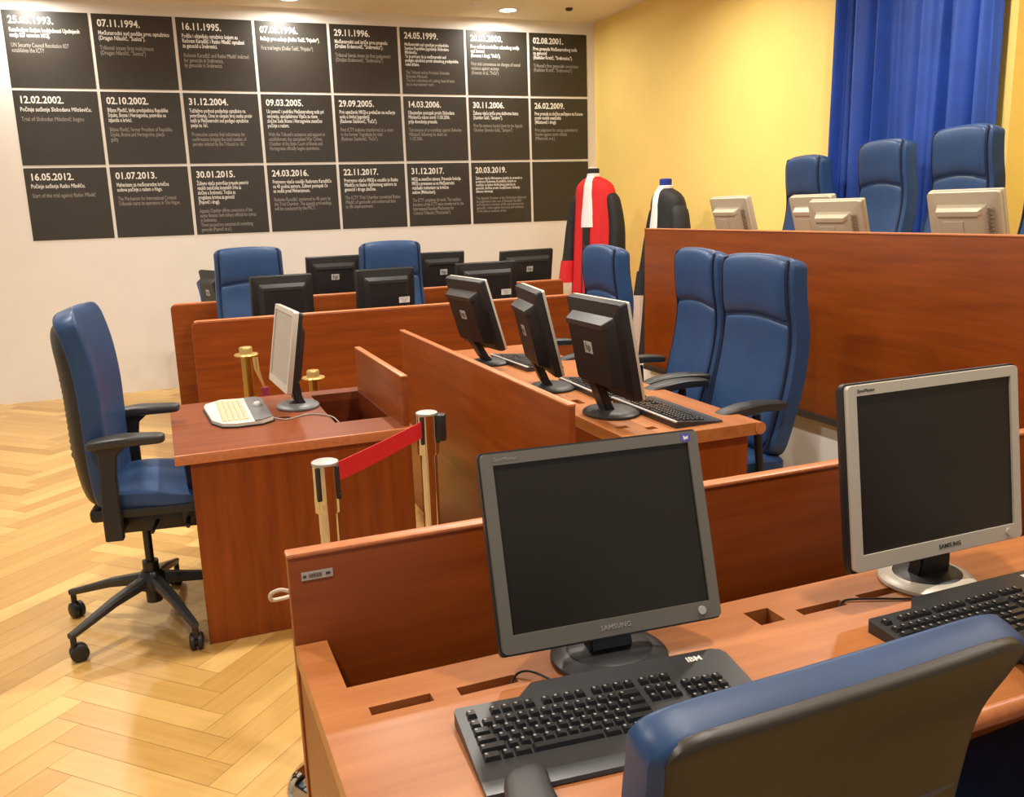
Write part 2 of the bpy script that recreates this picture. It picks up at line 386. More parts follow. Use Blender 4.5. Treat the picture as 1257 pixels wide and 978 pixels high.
# ------------------------------------------------------------------ curtain and duct
bm = BM()
ny, nz = 220, 14
def fold(t, h):
    a = .052*math.sin(2*PI*t*8.6+1.6*math.sin(2*PI*t*1.7+.6*h)+.5*h)+.026*math.sin(2*PI*t*14.7+2+1.2*math.sin(2*PI*t*3+.5)+.9*h)+.010*math.sin(2*PI*t*27+1.1*h)
    return a
rows = []
for j in range(nz+1):
    h = j/nz; z = .48+h*(CH-.50)
    rows.append([(WX-.115+fold(i/ny, h*1.4)*(.75+.35*(1-h)), 3.70+(5.0-3.70)*i/ny+.012*math.sin(i*.33+h*2), z) for i in range(ny+1)])
th = .004
fr = [[bm.verts.new(p) for p in r] for r in rows]; bk = [[bm.verts.new((p[0]+th, p[1], p[2])) for p in r] for r in rows]
for g in (fr, bk):
    for a, b in zip(g, g[1:]):
        for i in range(ny): bm.faces.new((a[i], a[i+1], b[i+1], b[i]))
for j in range(nz):
    for i in (0, ny): bm.faces.new((fr[j][i], fr[j+1][i], bk[j+1][i], bk[j][i]))
for j in (0, nz):
    for i in range(ny): bm.faces.new((fr[j][i], fr[j][i+1], bk[j][i+1], bk[j][i]))
cur = thing('curtain', 'royal blue floor length curtain hanging on the yellow wall', 'curtain', (0, 0, 0))
obj('drape', bm, CURT, cur, 80)
bm = BM(); b3(bm, WX-.14, WX-.02, 3.69, 5.01, CH-.035, CH, .003, 1); obj('curtain_rail', bm, WHITE, cur)
bm = BM(); b3(bm, WX-.045, WX, 7.64, 7.76, 0, .70, .006); tag(obj('cable_duct', bm, WHITE), 'white upright duct low on the yellow wall behind the black robe', 'duct')
so = thing('wall_socket', 'white socket with dark plug low on the yellow wall', 'socket', (WX, 7.30, .10))
bm = BM(); b3(bm, -.035, 0, -.06, .06, -.05, .06, .006); obj('socket_plate', bm, WHITE, so)
bm = BM(); box(bm, (-.055, .01, .0), (.045, .05, .05), None, .008); obj('plug', bm, BLACKP, so)

# ------------------------------------------------------------------ desks
PT = .92   # top of every partition panel
def partition_x(bm, x0, x1, y0, y1, z0, z1, r=.012):
    return b3(bm, x0, x1, y0, y1, z0, z1, .004)
def cap_x(bm, x0, x1, y0, y1, z): return b3(bm, x0, x1, y0, y1, z-.002, z+.006, .003)
# front desk -------------------------------------------------------
fd = thing('long_desk', 'cherry wood desk in front, with two monitors, keyboards and cable slots', 'desk', (.165, .9, 0))
zt = .745
def L(x, y): return (x-.165, y-.9)
bm = BM()
slots = [rect(.243, .347, 1.277, 1.302), rect(.392, .495, 1.273, 1.299), rect(.988, 1.044, 1.268, 1.324), rect(1.087, 1.194, 1.268, 1.293), rect(1.236, 1.33, 1.27, 1.295)]
outer = [(.165, .90), (2.75, .90), (2.75, 1.565), (2.70, 1.565), (2.70, 1.378), (.223, 1.378), (.223, 1.565), (.165, 1.565)]
prism(bm, [L(*p) for p in outer], [[L(*p) for p in s] for s in slots], zt-.036, zt)
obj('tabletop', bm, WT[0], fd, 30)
bm = BM(); tube(bm, [L(.165, .90)+(zt-.018,), L(2.75, .90)+(zt-.018,)], .018, 14); obj('front_edge', bm, EDGE, fd)
bm = BM()
for s in slots:
    x0, x1, y0, y1 = s[0][0]-.01, s[1][0]+.01, s[0][1]-.01, s[2][1]+.01
    a, b = L(x0, y0), L(x1, y1)
    b3(bm, a[0], b[0], a[1], b[1], zt-.085, zt-.079)
    b3(bm, a[0], a[0]+.008, a[1], b[1], zt-.08, zt-.037); b3(bm, b[0]-.008, b[0], a[1], b[1], zt-.08, zt-.037)
    b3(bm, a[0], b[0], a[1], a[1]+.008, zt-.08, zt-.037); b3(bm, a[0], b[0], b[1]-.008, b[1], zt-.08, zt-.037)
obj('cable_tray', bm, W[0], fd, 0)
bm = BM(); b3(bm, 0, 2.585, .67, .70, .0, PT-.003, .003); obj('back_panel', bm, W[0], fd)
bm = BM(); b3(bm, -.002, 2.587, .668, .702, PT-.006, PT+.004, .004); obj('panel_cap', bm, EDGE, fd)
bm = BM(); b3(bm, .004, .034, .03, .668, .0, zt-.038, .002, 1); obj('side_panel', bm, W[2], fd)
bm = BM(); b3(bm, 2.54, 2.57, .03, .668, .0, zt-.038, .002, 1); obj('side_panel', bm, W[2], fd)
bm = BM(); b3(bm, .034, 2.54, .44, .458, .25, zt-.09); obj('modesty_board', bm, W[0], fd)
tg = bm = BM(); b3(bm, .022, .080, .6685, .6695, .869, .885); st = obj('asset_tag', bm, SILVER, fd, 0, label='small silver inventory sticker')
bm = BM()
for k in range(14): b3(bm, .036+k*.0017+(.0004 if k % 3 else 0), .0369+k*.0017, .6679, .6684, .873, .881)
b3(bm, .025, .031, .6679, .6684, .874, .879); b3(bm, .067, .075, .6679, .6684, .8745, .8795)
obj('asset_tag_print', bm, LETDARK, st, 0)
bm = BM(); tube(bm, spline([(.01, .702, .835), (-.012, .71, .842), (-.030, .722, .832), (-.028, .74, .812), (-.008, .752, .806), (.02, .745, .81), (.03, .704, .815)]),   .0040, 8); obj('cord_loop', bm, CREAM, fd, label='cream cord loop behind the panel')

# witness desk -----------------------------------------------------
wd = thing('witness_desk', 'cherry wood witness desk beside the blue swivel chair', 'desk', (0, 3.2, 0))
wt = .725
bm = BM(); prism(bm, [(-.012, -.01), (.85, -.01), (.85, .90), (.03, .90), (-.012, .82)], [rect(.588, .815, .215, .80), [(.415+.03*math.cos(2*PI*k/16), .40+.03*math.sin(2*PI*k/16)) for k in range(16)]], wt-.034, wt)
obj('tabletop', bm, wood('cherry_witness', 0, (.20, .047, .014), (.28, .074, .024), .36, .1), wd, 30)
bm = BM(); b3(bm, -.014, .85, -.016, -.008, wt-.036, wt+.001, .003); obj('front_edge', bm, EDGE, wd)
bm = BM(); b3(bm, .036, .836, .0, .022, 0, wt-.034, .002, 1); obj('front_board', bm, W[2], wd)
bm = BM(); b3(bm, .05, .836, .86, .882, 0, wt-.034, .002, 1); obj('rear_board', bm, W[2], wd)
bm = BM(); b3(bm, .815, .839, .022, .86, 0, PT-.004, .003); obj('side_panel', bm, W[1], wd)
bm = BM(); b3(bm, .813, .841, .020, .862, PT-.006, PT+.002, .003); obj('panel_cap', bm, EDGE, wd)
bm = BM(); b3(bm, .586, .815, .213, .80, .42, .44); b3(bm, .575, .588, .20, .80, .42, wt-.034); b3(bm, .588, .815, .80, .812, .42, wt-.034); b3(bm, .588, .815, .203, .215, .42, wt-.034); b3(bm, .803, .8155, .21, .805, .42, wt-.001)
obj('storage_well', bm, wood('cherry_well_shade', 0, (.13, .022, .005), (.19, .038, .009)), wd, 0)  # darker cherry, shade inside the well put into the colour

# counsel desk -----------------------------------------------------
cd = thing('counsel_desk', 'cherry wood desk in the middle with three black monitors in a row', 'desk', (1.15, 2.45, 0))
X0, Y0 = 1.15, 2.45
def L2(x, y): return (x-X0, y-Y0)
bm = BM(); sl = [rect(1.47, 1.52, 2.72, 2.755), rect(1.56, 1.60, 2.66, 2.695), rect(1.47, 1.50, 3.22, 3.32), rect(1.53, 1.56, 3.16, 3.24), rect(1.47, 1.50, 4.02, 4.10), rect(1.48, 1.51, 4.45, 4.52)]
prism(bm, [L2(*p) for p in [(1.43, 2.565), (1.97, 2.565), (1.97, 4.76), (1.43, 4.76)]], [[L2(*p) for p in s] for s in sl], zt-.045, zt)
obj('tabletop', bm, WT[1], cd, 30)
bm = BM(); tube(bm, [L2(1.968, 2.562)+(zt-.0225,), L2(1.968, 4.76)+(zt-.0225,)], .0228, 16); obj('rounded_edge', bm, EDGE, cd)
bm = BM(); b3(bm, *[1.43-X0, 1.93-X0], 2.585-Y0, 2.61-Y0, 0, zt-.045, .002, 1); obj('end_board', bm, W[2], cd)
bm = BM(); b3(bm, *[1.43-X0, 1.93-X0], 4.70-Y0, 4.725-Y0, 0, zt-.045, .002, 1); obj('end_board', bm, W[2], cd)
bm = BM(); b3(bm, 1.435-X0, 1.453-X0, 2.61-Y0, 4.70-Y0, .36, zt-.045); obj('cable_board', bm, W[1], cd)
bm = BM(); b3(bm, 0, .024, 0, 2.06, 0, PT-.003, .003); obj('front_panel', bm, W[1], cd)
bm = BM(); b3(bm, -.003, .027, -.002, 2.062, PT-.006, PT+.004, .004); obj('panel_cap', bm, EDGE, cd)
bm = BM(); b3(bm, .024, .30, .20, .24, .10, .16); b3(bm, .024, .30, 1.85, 1.89, .10, .16); obj('floor_rail', bm, W[0], cd, 0)
bm = BM(); tube(bm, spline([(.284, .22, .60), (.20, .20, .66), (.12, .17, .685), (.06, .26, .66), (.03, .5, .62)]), .006, 8); obj('dangling_cable', bm, WHITE, cd)

# rear desks -------------------------------------------------------
def row_desk(name, label, x0, x1, y, depth=.72):
    d = thing(name, label, 'desk', (x0, y, 0)); w = x1-x0
    bm = BM(); prism(bm, rrect(0, w, 0, PT-.002, .035, 6, (0, 1, 1, 0)), [], -.028, 0, XZ); obj('front_panel', bm, W[0], d, 35)
    pts = [(.020, .014, PT-.012), (.035, .014, PT-.0075), (.06, .014, PT-.0075), (w-.06, .014, PT-.0075), (w-.035, .014, PT-.0075), (w-.020, .014, PT-.012)]
    bm = BM(); tube(bm, pts, .0146, 8); obj('panel_cap', bm, EDGE, d)
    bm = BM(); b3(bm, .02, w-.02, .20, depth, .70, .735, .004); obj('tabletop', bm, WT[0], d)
    for xx in (.02, w-.045):
        bm = BM(); b3(bm, xx, xx+.025, .028, depth-.04, 0, .70, .002, 1); obj('side_panel', bm, W[1], d)
    return d
row_desk('counsel_desk', 'cherry wood desk behind the witness desk, front row facing us', .158, 2.78, 5.63)
row_desk('counsel_desk', 'cherry wood desk in the last row before the white wall', .063, 3.20, 6.88)

# judges' bench ----------------------------------------------------
jb = thing('judges_bench', 'tall cherry wood judges bench on the grey platform', 'bench', (2.9, 5.0, .472))
bm = BM(); b3(bm, 0, .04, -4.6, 0, .012, .900, .004); obj('front_panel', bm, W[1], jb)
bm = BM(); b3(bm, -.004, .05, -4.6, .003, .896, .904, .003); obj('top_cap', bm, EDGE, jb)
bm = BM(); b3(bm, .04, .72, -.03, 0, .028, .82, .003); obj('end_panel', bm, W[0], jb)
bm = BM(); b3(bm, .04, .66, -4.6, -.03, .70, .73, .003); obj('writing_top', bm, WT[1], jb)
bm = BM(); b3(bm, -.008, .05, -4.6, .002, -.0, .034, .002); obj('base_trim', bm, TRIMD, jb)
for yy in (-1.6, -3.1):
    bm = BM(); b3(bm, .05, .62, yy-.012, yy+.012, .028, .70); obj('support_board', bm, W[2], jb)

# ------------------------------------------------------------------ chairs
def star_base(root, ang0, hub=.20, rad=.31, top=.44, off=0):
    bm = BM(); tube(bm, [(0, 0, .085), (0, 0, hub+.05)], .030, 16); tube(bm, [(0, 0, hub+.05), (0, 0, top)], .016, 14)
    lathe(bm, [(.05, hub-.06), (.052, hub-.01), (.035, hub+.012)], n=20)
    obj('gas_column', bm, STEEL, root).location.y = off
    for k in range(5):
        a = R(ang0+72*k); d = Vector((math.cos(a), math.sin(a), 0)); s = Vector((-d.y, d.x, 0))
        rings = []
        for t, w, h, z in ((.03, .025, .024, hub-.02), (rad*.5, .020, .018, hub*.5+.053), (rad-.012, .014, .013, .106), (rad+.012, .012, .011, .102)):
            c = d*t+Vector((0, 0, z))
            rings.append([c+s*w*.75-Vector((0, 0, h)), c+s*w+Vector((0, 0, h*.3)), c+s*w*.6+Vector((0, 0, h*.8)), c-s*w*.6+Vector((0, 0, h*.8)), c-s*w+Vector((0, 0, h*.3)), c-s*w*.75-Vector((0, 0, h))])
        bm = BM(); loft(bm, rings); obj('leg', bm, DARKP, root).location.y = off
        bm = BM(); p = d*rad
        tube(bm, [p+Vector((0, 0, .05)), p+Vector((0, 0, .10))], .011, 8)
        a2 = a+1.1; e = Vector((math.cos(a2), math.sin(a2), 0)); q = p+Vector((-e.y, e.x, 0))*.014+Vector((0, 0, .0315))
        for sgn in (-1, 1):
            c0 = q+e*sgn*.004; c1 = q+e*sgn*.024
            tube(bm, [c0, c0+e*sgn*.003, c1-e*sgn*.005, c1], [.027, .0315, .0315, .024], 18)
        tube(bm, [q-e*.006, q+e*.006], .020, 12)
        obj('caster', bm, BLACKP, root).location.y = off
def highback(label, group, loc, rz, top=1.31):
    r = thing('high_back_chair', label, 'chair', loc, rz, group)
    star_base(r, 18)
    bm = BM(); box(bm, (0, -.02, .40), (.24, .30, .06), None, .015); tube(bm, [(0, -.08, .42), (0, -.25, .43), (0, -.31, .50), (0, -.315, .66)], [.03, .03, .028, .02], 10); obj('seat_mechanism', bm, BLACKP, r)
    bm = BM(); pillow(bm, lambda v: (-.22+.5*v, .485+.012*math.sin(v*3)), lambda v: .255-.02*abs(v-.5), -.05, -.055, rt=.09, rb=.06, p=4, length=.5); obj('seat', bm, LEATHER, r)
    path = smoothpath([(-.165, .52), (-.20, .64), (-.235, .78), (-.262, .92), (-.268, 1.03), (-.255, 1.14), (-.25, top-.06), (-.262, top)])
    hw = interp([(-.1, .225), (.1, .24), (.3, .25), (.55, .243), (.75, .236), (.9, .234), (1.1, .226)])
    bm = BM(); pillow(bm, path, hw, .050, .045, v1=lambda u: 1.008-.042*u*u, rt=.065, rb=.06, p=7, length=.80, nu=22, nv=34); obj('back_frame', bm, LEATHER, r)
    seam = .60
    fpath = lambda v: (path(v)[0]+.030, path(v)[1])
    hin = lambda v: hw(v)-.032
    arc = lambda u: seam+.030*(1-u*u)
    bm = BM(); pillow(bm, fpath, hin, .034, .02, v0=lambda u: .04, v1=lambda u: arc(u)-.004, rt=.02, rb=.05, p=6, length=.8, nu=22, nv=24); obj('backrest_cushion', bm, LEATHER, r)
    bm = BM(); pillow(bm, fpath, hin, .036, .02, v0=lambda u: arc(u)+.004, v1=lambda u: .985-.045*u*u, rt=.045, rb=.015, p=6, length=.8, nu=22, nv=18); obj('headrest', bm, LEATHER, r)
    bm = BM()
    for s in (-1, 1):
        pts = []
        for k in range(27):
            v = .05+.90*k/26; y, z = path(v); pts.append((s*(hw(v)-.026), y+.050, z))
        v = .962; y, z = path(v); pts.append((s*(hw(v)-.040), y+.040, z))
        tube(bm, pts, .0055, 8)
    obj('piping', bm, LEATHER_D, r)
    bm = BM(); pillow(bm, lambda v: (path(v)[0]-.040, path(v)[1]), lambda v: hw(v)-.03, .012, .014, v0=lambda u: .05, v1=lambda u: .93, p=8, length=.8); obj('back_shell', bm, SHELL, r)
    for s in (-1, 1):
        bm = BM(); tube(bm, spline([(s*.14, -.04, .425), (s*.24, -.05, .42), (s*.275, -.05, .46), (s*.272, -.045, .58), (s*.265, -.035, .72)], 5), [.016]*21, 10)
        ar = obj('armrest', bm, BLACKP, r)
        bm = BM(); ap = smoothpath([(-.17, .745), (-.06, .752), (.03, .748), (.11, .735), (.145, .722)])
        aw = interp([(-.1, .028), (.15, .038), (.5, .046), (.8, .036), (1.1, .028)])
        pillow(bm, ap, aw, -.022, -.018, rt=.03, rb=.03, p=4, length=.32, nu=10, nv=18)
        for v in bm.verts: v.co.x += s*.265
        obj('arm_pad', bm, ARMP, ar)
    return r
def lower(root, dz):
    for ch in root.children:
        if ch.name.split('.')[0] not in ('leg', 'caster', 'gas_column'): ch.location.z -= dz
def midback(label, group, loc, rz, seat, top, arm, ang0, wing=.055, toe=0, prof=None, wid=None, bulge=(.020, 10), sw=.252, fill=(.050, .034), edge=(.016, .952), rt=.06, rear=-.13, reach=0):
    r = thing('swivel_chair', label, 'chair', loc, rz, group)
    star_base(r, ang0, rad=.355, top=seat-.10, off=-.03)
    bm = BM(); box(bm, (0, .03, seat-.120), (.30, .36, .085), None, .02); box(bm, (0, .19, seat-.10), (.32, .14, .06), None, .012); box(bm, (0, -.14, seat-.085), (.30, .10, .05), None, .015)
    box(bm, (.12, .17, seat-.13), (.05, .09, .05), None, .012); tube(bm, [(.10, .14, seat-.12), (.24, .15, seat-.125)], .008, 8); tube(bm, [(.10, .04, seat-.12), (.25, .03, seat-.13)], .007, 8)
    obj('seat_mechanism', bm, BLACKP, r)
    bm = BM(); pillow(bm, lambda v: (rear+.01+(.30-rear-.01)*v, seat-.055), lambda v: .245, -.02, -.022, rt=.09, rb=.05, p=6, length=.47); obj('seat_pan', bm, BLACKP, r)
    bm = BM(); pillow(bm, lambda v: (rear+(.31-rear)*v, seat-.028+.014*math.sin(v*PI*1.6+.6)), lambda v: sw-.012*abs(2*v-1), -.045, -.05, rt=.10, rb=.06, p=5, length=.49, nu=20); obj('seat', bm, LEATHER, r)
    H = top-seat
    path = smoothpath(prof or [(-.150, seat-.05), (-.158, seat+.12), (-.158, seat+.26), (-.160, seat+.38), (-.172, seat+.50), (-.195, seat+H*.93), (-.212, top)])
    hw = interp(wid or [(-.1, .20), (.12, .222), (.4, .238), (.7, .240), (.9, .236), (1.1, .230)])
    bm = BM(); pillow(bm, path, hw, fill[0], fill[1], rt=rt, rb=.07, p=7, wing=wing, length=H, nu=24, nv=34); obj('backrest', bm, LEATHER, r)
    bm = BM(); pillow(bm, lambda v: (path(v)[0]-.024, path(v)[1]), lambda v: hw(v)-edge[0], .010, bulge[0], v0=lambda u: .012, v1=lambda u: edge[1], rt=rt*.9, rb=.06, p=bulge[1], wing=wing*.94, length=H, nu=34, nv=44); sh = obj('back_shell', bm, SHELL, r, smooth=28, label='dark moulded shell behind the blue backrest')
    bm = BM()
    for k in range(13):
        v = .19+.030*k; y, z = path(v); w = hw(v)-.03
        tube(bm, [(w*u, y-.0245+wing*.94*u*u-bulge[0]*(1-min(1, abs(u)*.97)**bulge[1])**(1/bulge[1])+.002, z) for u in [-1+.2*q for q in range(11)]], .0048, 6)
    obj('shell_ribs', bm, RIB, sh)
    for s in (-1, 1):
        bm = BM(); x = s*.262
        prof = [(-.09, seat-.14, .030, .018), (-.09, seat-.02, .030, .018), (-.085, seat+.10, .026, .016), (-.08, arm-.06, .030, .017), (-.065, arm-.025, .055, .022)]
        loft(bm, [[(x+wx*sx, y+wy*sy, z) for sx, sy in ((-1, -1), (1, -1), (1, 1), (-1, 1))] for y, z, wy, wx in prof])
        box(bm, (s*.20, -.09, seat-.115), (.15, .05, .035), None, .008)
        bmesh.ops.bevel(bm, geom=bm.edges[:], offset=.004, segments=1, affect='EDGES')
        ar = obj('armrest', bm, BLACKP, r)
        bm = BM(); pillow(bm, smoothpath([(-.145, arm-.02), (-.06, arm-.010), (.02, arm-.010), (.11, arm-.012)]), interp([(-.1, .034), (.3, .045), (.5, .046), (.75, .034), (1.1, .030)]), -.018, -.020, rt=.03, rb=.03, p=4, length=.255, nu=12, nv=18)
        for v in bm.verts:
            t = v.co.y+.145; v.co.x += x-s*.005-s*toe*t; v.co.y += reach
        obj('arm_pad', bm, ARMP, ar)
    return r
midback('blue leather swivel chair on five casters at the witness desk', None, (-.113, 3.50, 0), -97, .575, 1.225, .80, -43, wing=.03, bulge=(.055, 3), sw=.238, rt=.12, edge=(.016, .86))
fc = midback('blue swivel chair seen from behind, its dark shell nearest to us', None, (.580, .865, 0), 2, .46, 1.078, .785, 20, wing=.004, toe=.30, fill=(.026, .032), edge=(.014, .972), bulge=(.012, 6), rt=.055, reach=.04, prof=[(-.150, .43), (-.165, .58), (-.180, .72), (-.190, .84), (-.205, .96), (-.232, 1.03), (-.250, 1.078)], wid=[(-.1, .165), (.12, .18), (.4, .208), (.7, .226), (.9, .240), (1.1, .243)])
dup(fc, (1.505, .86, 0), 3, 'blue swivel chair cut off by the frame at the silver monitor')
GC = 'high back chairs behind the middle desk'
c0 = highback('blue high back chair with arms at the near end of the middle desk', GC, (2.05, 3.01, 0), 90)
dup(c0, (2.17, 3.66, 0), 81, 'blue high back chair second from the near end of middle desk', GC)
dup(c0, (2.06, 4.42, 0), 86, 'blue high back chair before the red robe, far end of middle desk', GC)
GR = 'high back chairs in the rear rows'
dup(c0, (.616, 6.40, 0), 180, 'blue high back chair above the witness monitor, behind a black monitor', GR)
dup(c0, (1.653, 6.40, 0), 180, 'blue high back chair behind the monitor with a white sticker, middle of row', GR)
q = dup(fc, (2.407, 6.40, 0), 180, 'blue chair almost hidden by the broad black monitor, a sliver showing', GR); lower(q, -.02)
q = dup(fc, (.54, 7.75, 0), 180, 'blue chair at the far left of the last row, a sliver showing', GR); lower(q, .07)
GJ = 'high back chairs at the judges bench'
for (x, y, dz, rz, lab) in ((3.75, 4.84, .015, 78, 'blue high back judges chair against the yellow wall, left of curtain'), (3.75, 4.17, -.03, 78, 'blue high back judges chair in front of the curtain, middle one'),
                            (3.66, 3.54, -.05, 78, 'tallest blue high back judges chair at right edge of the curtain'), (3.58, 2.88, .02, 82, 'blue high back judges chair cut off at the right frame edge')):
    q = dup(c0, (x, y, .500), rz, lab, GJ); lower(q, dz)

# ------------------------------------------------------------------ monitors
def Rz(a): return Matrix.Rotation(R(a), 4, 'Z')
def monitor(label, base, yaw, c, tilt, w, h, style, group=None, brand=None, name='computer_monitor', base_r=.1, sticker=True):
    root = thing(name, label, 'monitor', base, yaw, group)
    off = Rz(-yaw) @ (Vector(c)-Vector(base))
    P = Matrix.Translation(off) @ Matrix.Rotation(-R(tilt), 4, 'X')    # panel frame: x right, z up, face at -y
    sty = {'grey': (BEZ_G, DARKP, SCREEN, DARKP), 'silver': (BEZ_S, BLACKP, SCREEN, BEZ_S), 'pale': (BEZ_S, BLACKP, SCREEN_W, KGREY),
           'hp': (BEZ_S, BLACKP, SCREEN, DARKP), 'black': (BLACKP, BLACKP, SCREEN, BLACKP), 'beige': (BEIGE, BEIGE, SCREEN, BEIGE)}[style]
    bz = .020 if style != 'beige' else .026
    bb = bz+.010
    bm = BM(); prism(bm, rrect(-w/2, w/2, -h/2, h/2, .008, 3), [rect(-w/2+bz, w/2-bz, -h/2+bb, h/2-bz)], 0, .020, P @ XZ)
    bz_o = obj('bezel', bm, sty[0], root, 30)
    bm = BM(); b3(bm, -w/2+bz-.001, w/2-bz+.001, -.0155, -.004, -h/2+bb-.001, h/2-bz+.001); bm.transform(P); obj('screen', bm, sty[2], root, 0)
    # back housing
    bm = BM()
    def ring(y, x, z0, z1, r): return [Vector((p[0], y, p[1])) for p in rrect(-x, x, z0, z1, r, 4)]
    d = .062 if style in ('hp', 'beige', 'black') else .048
    lip = .0032 if style in ('grey', 'silver') else (.0006 if style == 'hp' else -.002)
    loft(bm, [ring(-.009 if lip > 0 else -.001, w/2+lip, -h/2-lip*1.6, h/2+lip, .008), ring(.004, w/2+lip, -h/2-lip*2.6, h/2+lip, .010), ring(.018, w/2-.004, -h/2+.004, h/2-.004, .012), ring(.026, w/2-.045, -h/2+.03, h/2-.052, .02), ring(d, w/2-.075, -h/2+.05, h/2-.078, .02)])
    bm.transform(P); bh = obj('back_housing', bm, sty[1], root, 30)
    if style in ('hp', 'beige', 'black'):
        bm = BM(); loft(bm, [ring(.022, w/2-.05, h/2-.090, h/2-.050, .004), ring(d+.006, w/2-.072, h/2-.090, h/2-.070, .004)])
        bm.transform(P); obj('vent_ridge', bm, DARKP if style != 'beige' else BEIGE, bh, 30)
    if style == 'hp':
        bm = BM(); box(bm, (0, d+.001, .01), (.062, .003, .045), None, .001, 1); bm.transform(P); pl = obj('badge_plate', bm, SILVER, bh, 30)
        text('badge_lettering', 'hp', .04, LETDARK, pl, P @ Matrix.Translation((0, d+.0027, .0)) @ Matrix.Rotation(PI, 4, 'Z') @ XZ, .01, 'CENTER')
    if style == 'black' and sticker:
        bm = BM(); box(bm, (-w*.27, d+.001, -.045), (.075, .002, .04), None, .0005, 1); bm.transform(P); st = obj('white_sticker', bm, WHITE, bh, 30)
        bm = BM()
        for k in range(3): box(bm, (-w*.27, d+.0024, -.034-.011*k), (.055-.012*k, .0006, .004))
        bm.transform(P); obj('sticker_print', bm, LETTER2, st, 0)
    if style == 'beige':
        bm = BM()
        for i in range(9):
            for j in range(12): box(bm, (-w*.5+.030+i*.0062+(j % 2)*.003, .031-.0004*i+.004*(i > 4), h*.24-.017*j), (.0034, .010, .010))
        bm.transform(P); obj('vent_pattern', bm, BEIGE_D, bh, 0)
        bm = BM(); box(bm, (.02, d+.001, -.01), (.09, .003, .07), None, .001, 1); bm.transform(P); obj('cover_plate', bm, BEIGE, bh, 30)
    # neck and base
    at = P @ Vector((0, .035, -h/2+.06)); rb = base_r
    nw = .038 if style in ('hp', 'black', 'beige') else .042
    bm = BM(); yb = .015 if style in ('hp', 'black', 'beige', 'pale') else .0
    loft(bm, [[Vector((sx*ww, y+sy*.018, z)) for sx, sy in ((-1, -1), (1, -1), (1, 1), (-1, 1))] for y, z, ww in ((yb, .012, nw), (yb*.6+at.y*.4-.005, .045, nw*.95), (at.y, max(.08, at.z-.01), nw*.92), (at.y, at.z+.035, nw*.92))])
    bmesh.ops.bevel(bm, geom=bm.edges[:], offset=.005, segments=2, affect='EDGES')
    obj('stand_neck', bm, BLACKP, root)
    bm = BM()
    ey = .86 if style in ('hp', 'black', 'pale', 'beige') else 1.0
    lathe(bm, [(rb*.96, 0), (rb, .004), (rb*.99, .010), (rb*.90, .017), (rb*.72, .021), (.002, .023)], n=48, sy=ey)
    bs = obj('stand_base', bm, sty[3], root)
    if style in ('grey', 'silver'):
        bm = BM(); lathe(bm, [(rb*.80, .012), (rb*.80, .0215), (rb*.74, .0245), (.002, .026)], n=44, sx=.92, sy=.85); obj('base_plate', bm, DARKP if style == 'silver' else BLACKP, bs)
    if style == 'hp':
        bm = BM(); box(bm, (.0, yb+.024, .055), (.02, .002, .022)); obj('neck_sticker', bm, WHITE, root, 0)
    if brand:
        text('brand_lettering', brand, .0120, LETDARK if style == 'silver' else LETTER2, root, P @ Matrix.Translation((0 if style == 'grey' else .02, -.0202, -h/2+.0115)) @ XZ @ Matrix.Diagonal((1.05, 1, 1, 1)), .012, 'CENTER', label=None)
        text('model_lettering', 'SyncMaster', .009, LETTER2 if style == 'grey' else LETDARK, root, P @ Matrix.Translation((-w/2+.022, -.0202, h/2-.0135)) @ XZ, .0, 'LEFT')
        bm = BM(); tube(bm, [P @ Vector((w/2-.038, -.020, -h/2+.016)), P @ Vector((w/2-.038, -.0235, -h/2+.016))], .0075, 20)
        obj('power_button', bm, SILVER if style == 'grey' else BEZ_S, root, label='round silver power button')
    if style == 'grey':
        bm = BM(); box(bm, (w/2-.024, -.0203, h/2-.0105), (.018, .0006, .014)); bm.transform(P); st = obj('corner_sticker', bm, STICK, root, 0, label='small blue and white sticker')
        bm = BM(); prism(bm, [(-.004, -.004), (.004, -.003), (.005, .003), (0, .0005), (-.005, .004)], [], .0203, .0211, P @ Matrix.Translation((w/2-.024, 0, h/2-.0105)) @ XZ); obj('sticker_print', bm, WHITE, st, 0)
    return root
m1 = monitor('grey framed monitor on the front desk, dark screen facing us', (.672, 1.282, .745), -4, (.676, 1.319, .957), 17.3, .41, .335, 'grey', None, 'SAMSUNG', base_r=.105)
m2 = monitor('silver framed monitor with white round base on the front desk', (1.415, 1.285, .745), 0, (1.384, 1.265, 1.007), 7.4, .435, .355, 'silver', None, 'SAMSUNG', base_r=.095)
monitor('silver framed monitor with pale screen on the witness desk', (.500, 3.79, .725), -87, (.469, 3.787, .985), 9.6, .41, .335, 'pale', None, base_r=.105)
G3 = 'black monitors on the middle desk'
monitor('black monitor seen from behind, nearest on the middle desk', (1.565, 2.95, .745), 90, (1.51, 2.90, 1.02), 10.2, .435, .36, 'hp', G3, base_r=.125)
monitor('black monitor seen nearly edge on, second on the middle desk', (1.565, 3.50, .745), 79, (1.48, 3.44, 1.025), 12.6, .435, .36, 'hp', G3, base_r=.12)
monitor('black monitor seen from behind at the far end of the middle desk', (1.56, 4.26, .745), 95, (1.465, 4.21, 1.022), 16, .44, .36, 'hp', G3, base_r=.115)
GB = 'black monitors on the rear rows'
for (x, y, w, zt_, rz, st, lab) in ((.742, 5.93, .40, 1.152, 182, 'black', 'black monitor with plain back, directly behind the witness monitor'), (1.43, 5.93, .405, 1.157, 183, 'black', 'black monitor with white sticker in front of the second rear chair'),
                                (2.16, 5.93, .46, 1.163, 182, 'black', 'broad black monitor with white sticker, right end of the front row')):
    monitor(lab, (x, y+.02, .735), rz, (x, y, zt_-.165), 4, w, .33, st, GB, sticker='white sticker' in lab)
